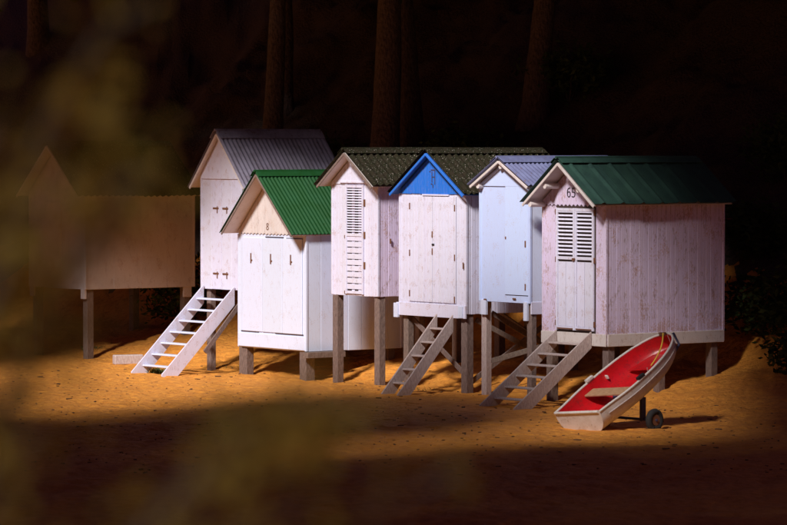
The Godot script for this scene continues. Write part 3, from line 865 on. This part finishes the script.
func make_shrub() -> void:
	# the shrub on the dune that the huts are seen past
	var at := Vector3(-0.80, 0, -5.2)
	at.y = ground_at(at.x, at.z) - 0.1
	var o := thing("dune_shrub", "out-of-focus olive brown shrub on the dune, huts seen past its leaves", "shrub", at)
	var r := RandomNumberGenerator.new()
	r.seed = 77
	var leaves := new_st()
	# [tip, bend, leaves, spread] seen from the foot of the shrub, in metres above sea level for y
	for k in [[Vector3(-0.58, 5.35, -5.1), 0.10, 190, 0.060, 0.5], [Vector3(-0.53, 5.05, -4.8), 0.06, 190, 0.05, 0.5], [Vector3(-0.70, 5.5, -5.3), 0.0, 150, 0.09, 0.5], [Vector3(-0.50, 4.60, -5.0), 0.10, 70, 0.05, 0.4], [Vector3(-0.31, 4.64, -5.1), 0.10, 120, 0.045, 0.35], [Vector3(-0.38, 4.72, -4.9), 0.12, 130, 0.05, 0.4], [Vector3(-0.34, 4.62, -5.2), 0.06, 120, 0.04, 0.35], [Vector3(-0.42, 4.63, -4.8), 0.05, 110, 0.04, 0.3], [Vector3(-0.36, 4.88, -5.4), 0.14, 40, 0.06, 0.4], [Vector3(-0.46, 4.30, -4.9), 0.04, 120, 0.05, 0.4], [Vector3(-0.14, 4.30, -5.0), 0.02, 110, 0.032, 0.14], [Vector3(-0.06, 4.31, -5.2), 0.02, 110, 0.035, 0.14], [Vector3(0.10, 4.20, -5.3), 0.0, 60, 0.035, 0.25], [Vector3(-0.12, 4.20, -4.8), 0.0, 110, 0.04, 0.3], [Vector3(-0.10, 4.35, -4.7), 0.02, 60, 0.026, 0.1], [Vector3(-0.3, 4.18, -4.9), 0.0, 100, 0.04, 0.3]]:
		var tip: Vector3 = k[0] - at
		var pts := []
		for i in 12:
			var f := i / 11.0
			var p := Vector3(tip.x * pow(f, 1.5), tip.y * (1.0 - pow(1.0 - f, 1.4)) + sin(f * PI) * float(k[1]), tip.z * f)
			pts.append(p + Vector3(r.randfn(), r.randfn(), r.randfn()) * 0.006)
		var st := new_st()
		tube(st, pts, [0.014, 0.013, 0.012, 0.011, 0.010, 0.009, 0.008, 0.007, 0.006, 0.005, 0.004, 0.003], 6)
		build(st, "stem", M.stem, o)
		for i in int(k[2]):
			var f := 1.0 - float(k[4]) * r.randf()
			var g := f * 11.0
			var p: Vector3 = pts[int(g)].lerp(pts[mini(int(g) + 1, 11)], g - int(g))
			p += Vector3(r.randfn(), r.randfn(), r.randfn()) * float(k[3])
			var x := Vector3(r.randfn(), r.randfn(), r.randfn()).normalized()
			var y := x.cross(Vector3(r.randfn(), r.randfn(), r.randfn())).normalized()
			var s := r.randf_range(0.012, 0.022)
			var v := r.randf_range(0.7, 1.2)
			leaves.set_color(Color(v * r.randf_range(0.9, 1.2), v, v * 0.9))
			var q := []
			for e in [[-1.0, 0.0], [-0.45, 0.42], [0.25, 0.46], [1.0, 0.0], [0.25, -0.46], [-0.45, -0.42]]:
				q.append(p + x * s * e[0] + y * s * e[1] + x.cross(y) * s * absf(e[1]) * 0.35)
			for e in [[0, 1, 2], [0, 2, 3], [0, 3, 4], [0, 4, 5]]:
				for j in e: leaves.add_vertex(q[j])
	var lf := build(leaves, "foliage", M.leaf_dry, o)
	lf.set_meta("kind", "stuff")

func tuft(st: SurfaceTool, r: RandomNumberGenerator, at: Vector3, blades: int, wide: float, tall: float) -> void:
	for k in blades:
		var p := at + Vector3(r.randfn() * wide, 0, r.randfn() * wide)
		var t := Vector3(r.randfn() * 0.5, 1.0, r.randfn() * 0.5).normalized() * tall * r.randf_range(0.5, 1.1)
		var w := t.cross(Vector3(r.randfn(), 0.1, r.randfn())).normalized() * 0.007
		var v := r.randf_range(0.6, 1.3)
		st.set_color(Color(v, v, v))
		var m := p + t * 0.55
		var e := p + t + Vector3(t.x, -tall * 0.12, t.z) * 0.6
		for q in [p - w, m - w * 0.8, p + w, p + w, m - w * 0.8, m + w * 0.8, m - w * 0.8, e, m + w * 0.8]: st.add_vertex(q)

func make_small_things() -> void:
	var r := RandomNumberGenerator.new()
	r.seed = 31
	var on_ground := func(x: float, z: float) -> Vector3: return Vector3(x, ground_at(x, z), z)
	# weeds
	for k in [[-4.75, -74.3, 160, 0.10, 0.20, "patch of green weeds at the foot of the wide white stairs"], [-3.0, -75.0, 60, 0.12, 0.13, "small weeds under the grey-roofed hut's brace"], [-6.6, -80.2, 60, 0.14, 0.16, "thin weeds on the sand under the hut standing apart"], [0.6, -69.4, 50, 0.20, 0.10, "low weeds between the legs of the blue-gabled hut"]]:
		var at: Vector3 = on_ground.call(k[0], k[1])
		var o := thing("weed_patch", k[5], "weeds", at)
		var st := new_st()
		tuft(st, r, Vector3(0, -0.01, 0), k[2], k[3], k[4])
		var b := build(st, "blades", M.grass, o)
		b.set_meta("kind", "stuff")
	# twigs, pebbles and leaf scraps lying on the sand
	var st := new_st()
	for k in 1500:
		var x := r.randf_range(-7.5, 6.5)
		var z := r.randf_range(-76.0, -52.0)
		if back_of_row(x, z) > 1.5: continue
		var p: Vector3 = on_ground.call(x, z)
		var s := r.randf_range(0.008, 0.026) * (1.6 if r.randf() < 0.1 else 1.0)
		var v := r.randf_range(0.25, 1.0)
		st.set_color(Color(v, v * 0.85, v * 0.75))
		var a := r.randf() * TAU
		box(st, Vector3.ZERO, Vector3(s * r.randf_range(1.0, 3.5), s * 0.6, s), Transform3D(Basis(Vector3.UP, a), p + Vector3(0, s * 0.15, 0)), s * 0.2)
	var scraps := build(st, "beach_litter", mat(Color(0.14, 0.075, 0.04), 0.9), self)
	scraps.set_meta("kind", "stuff")
	scraps.set_meta("label", "twigs, pebbles and leaf scraps scattered over the sand")
	scraps.set_meta("category", "litter")
	# block of timber left on the sand
	var at: Vector3 = on_ground.call(-5.55, -77.2)
	var o := thing("timber_block", "short grey timber block lying on the sand beside the wide stairs", "timber", at, 0.35)
	st = new_st()
	box(st, Vector3(0, 0.08, 0), Vector3(0.62, 0.20, 0.2), Transform3D.IDENTITY, 0.015)
	build(st, "block", M.pale_wood, o)
	# stones at the foot of the stairs
	for k in 5:
		var p: Vector3 = on_ground.call(-4.62 + r.randf() * 0.34, -73.52 + r.randf() * 0.2)
		var stone := thing("stone", "small pale stone lying against the foot of the wide white stairs", "stone", p, r.randf() * TAU, "stones at the stair foot")
		st = new_st()
		var rings := []
		var s := r.randf_range(0.03, 0.055)
		for j in 5:
			var ring := []
			var f := j / 4.0 * PI
			for i in 8:
				ring.append(Vector3(cos(i * TAU / 8.0) * (sin(f) + 0.06) * s * r.randf_range(0.9, 1.3), (0.3 - cos(f) * 0.7) * s, sin(i * TAU / 8.0) * (sin(f) + 0.06) * s * r.randf_range(0.8, 1.1)))
			rings.append(ring)
		loft(st, rings)
		build(st, "body", M.hull, stone)
	# red board on the bank past the last hut
	var f0 := Vector3(6.35, 0, -71.6)
	var f := thing("board_fence", "dark red painted board on two stakes past hut 65", "fence", Vector3(f0.x, ground_at(f0.x, f0.z), f0.z), 0.12)
	for x in [-0.35, 0.75]:
		st = new_st()
		box(st, Vector3(x, 0.1, -0.04), Vector3(0.08, 0.95, 0.06))
		build(st, "stake", M.wood, f)
	st = new_st()
	st.set_color(Color.WHITE)
	box(st, Vector3(0.2, 0.36, 0), Vector3(1.5, 0.25, 0.03))
	build(st, "board", M.red_board, f)
	# undergrowth on the bank, three at right added to darken the sand: [x, z, radius, height, label]
	for k in [[6.9, -70.2, 0.7, 0.9, "dark leafy bush past the right wall of hut 65"], [6.75, -67.6, 0.75, 0.95, "leafy bush added to darken the bank foot past hut 65"], [8.1, -67.2, 1.0, 1.2, "broad bush added to darken the bank foot beyond the boat"], [7.3, -65.2, 0.6, 0.6, "low bush added to darken the sand beyond the boat's bow"], [7.7, -72.5, 0.9, 1.1, "large dark bush on the bank past the red board"], [-4.75, -81.5, 0.9, 1.3, "dark bush filling the gap between the blank hut and the grey-roofed hut"], [1.6, -81.0, 1.0, 0.9, "low dark bush on the bank behind the blue-grey roof"], [-1.7, -84.5, 1.0, 1.1, "dim bush between the trunks behind the grey roof"], [3.9, -82.0, 1.1, 1.0, "dim bush on the bank behind the leaning trunk"], [-7.5, -88.0, 1.2, 1.4, "brown bush in the wood above the blank hut"]]:
		var p: Vector3 = on_ground.call(k[0], k[1])
		var bush := thing("bush", k[4], "bush", p, 0.0, "undergrowth on the bank")
		for i in 4:
			st = new_st()
			tube(st, [Vector3(0, -0.1, 0), Vector3(r.randfn() * 0.15, k[3] * 0.5, r.randfn() * 0.15), Vector3(r.randfn() * 0.4, k[3] * 0.9, r.randfn() * 0.4)], [0.025, 0.015, 0.006], 5)
			build(st, "stem", M.bark, bush)
		crown(bush, [[Vector3(0, k[3] * 0.62, 0), Vector3(k[2], k[3] * 0.55, k[2])]], 130, 12, 0.075, 0.12, M.leaf, int(k[0] * 50.0 + 900.0), "foliage")

func _ready() -> void:
	# ---------------- camera, sky, sun, exposure
	var cam := Camera3D.new()
	cam.name = "camera"
	var lens := CameraAttributesPhysical.new()
	lens.frustum_focal_length = 169.0
	lens.frustum_focus_distance = 69.0
	lens.frustum_near = 0.1
	lens.frustum_far = 900.0
	lens.exposure_aperture = 2.8
	cam.attributes = lens
	cam.fov = 8.12
	cam.near = 0.1
	cam.far = 900.0
	cam.position = EYE
	cam.rotation_degrees = Vector3(-1.897, 0, 0)
	add_child(cam)
	cam.current = true
	var env := Environment.new()
	env.background_mode = Environment.BG_SKY
	var sky := Sky.new()
	var sm := ProceduralSkyMaterial.new()
	sm.sky_top_color = Color(0.38, 0.26, 0.60)
	sm.sky_horizon_color = Color(0.64, 0.42, 0.60)
	sm.sky_curve = 0.2
	sm.ground_bottom_color = Color(0.10, 0.07, 0.05)
	sm.ground_horizon_color = Color(0.3, 0.22, 0.2)
	sky.sky_material = sm
	env.sky = sky
	env.background_energy_multiplier = 0.19
	env.tonemap_mode = Environment.TONE_MAPPER_LINEAR
	env.tonemap_exposure = 1.24
	env.sdfgi_enabled = true
	env.ssao_enabled = true
	env.ssil_enabled = true
	var we := WorldEnvironment.new()
	we.name = "world_environment"
	we.environment = env
	add_child(we)
	var sun := DirectionalLight3D.new()
	sun.name = "sun"
	sun.light_energy = 1.4
	sun.light_color = Color(1.0, 0.98, 0.965)
	sun.light_angular_distance = 9.0
	sun.shadow_enabled = true
	add_child(sun)
	sun.look_at_from_position(Vector3.ZERO, -Vector3(-0.35, 0.62, 0.70), Vector3.UP)

	# ---------------- setting, then things
	rng.seed = 4711
	bump.seed = 12
	bump.frequency = 0.11
	bump.fractal_octaves = 3
	make_materials()
	make_ground()
	make_huts()
	make_boat()
	make_small_things()
	make_wood()
	make_shrub()
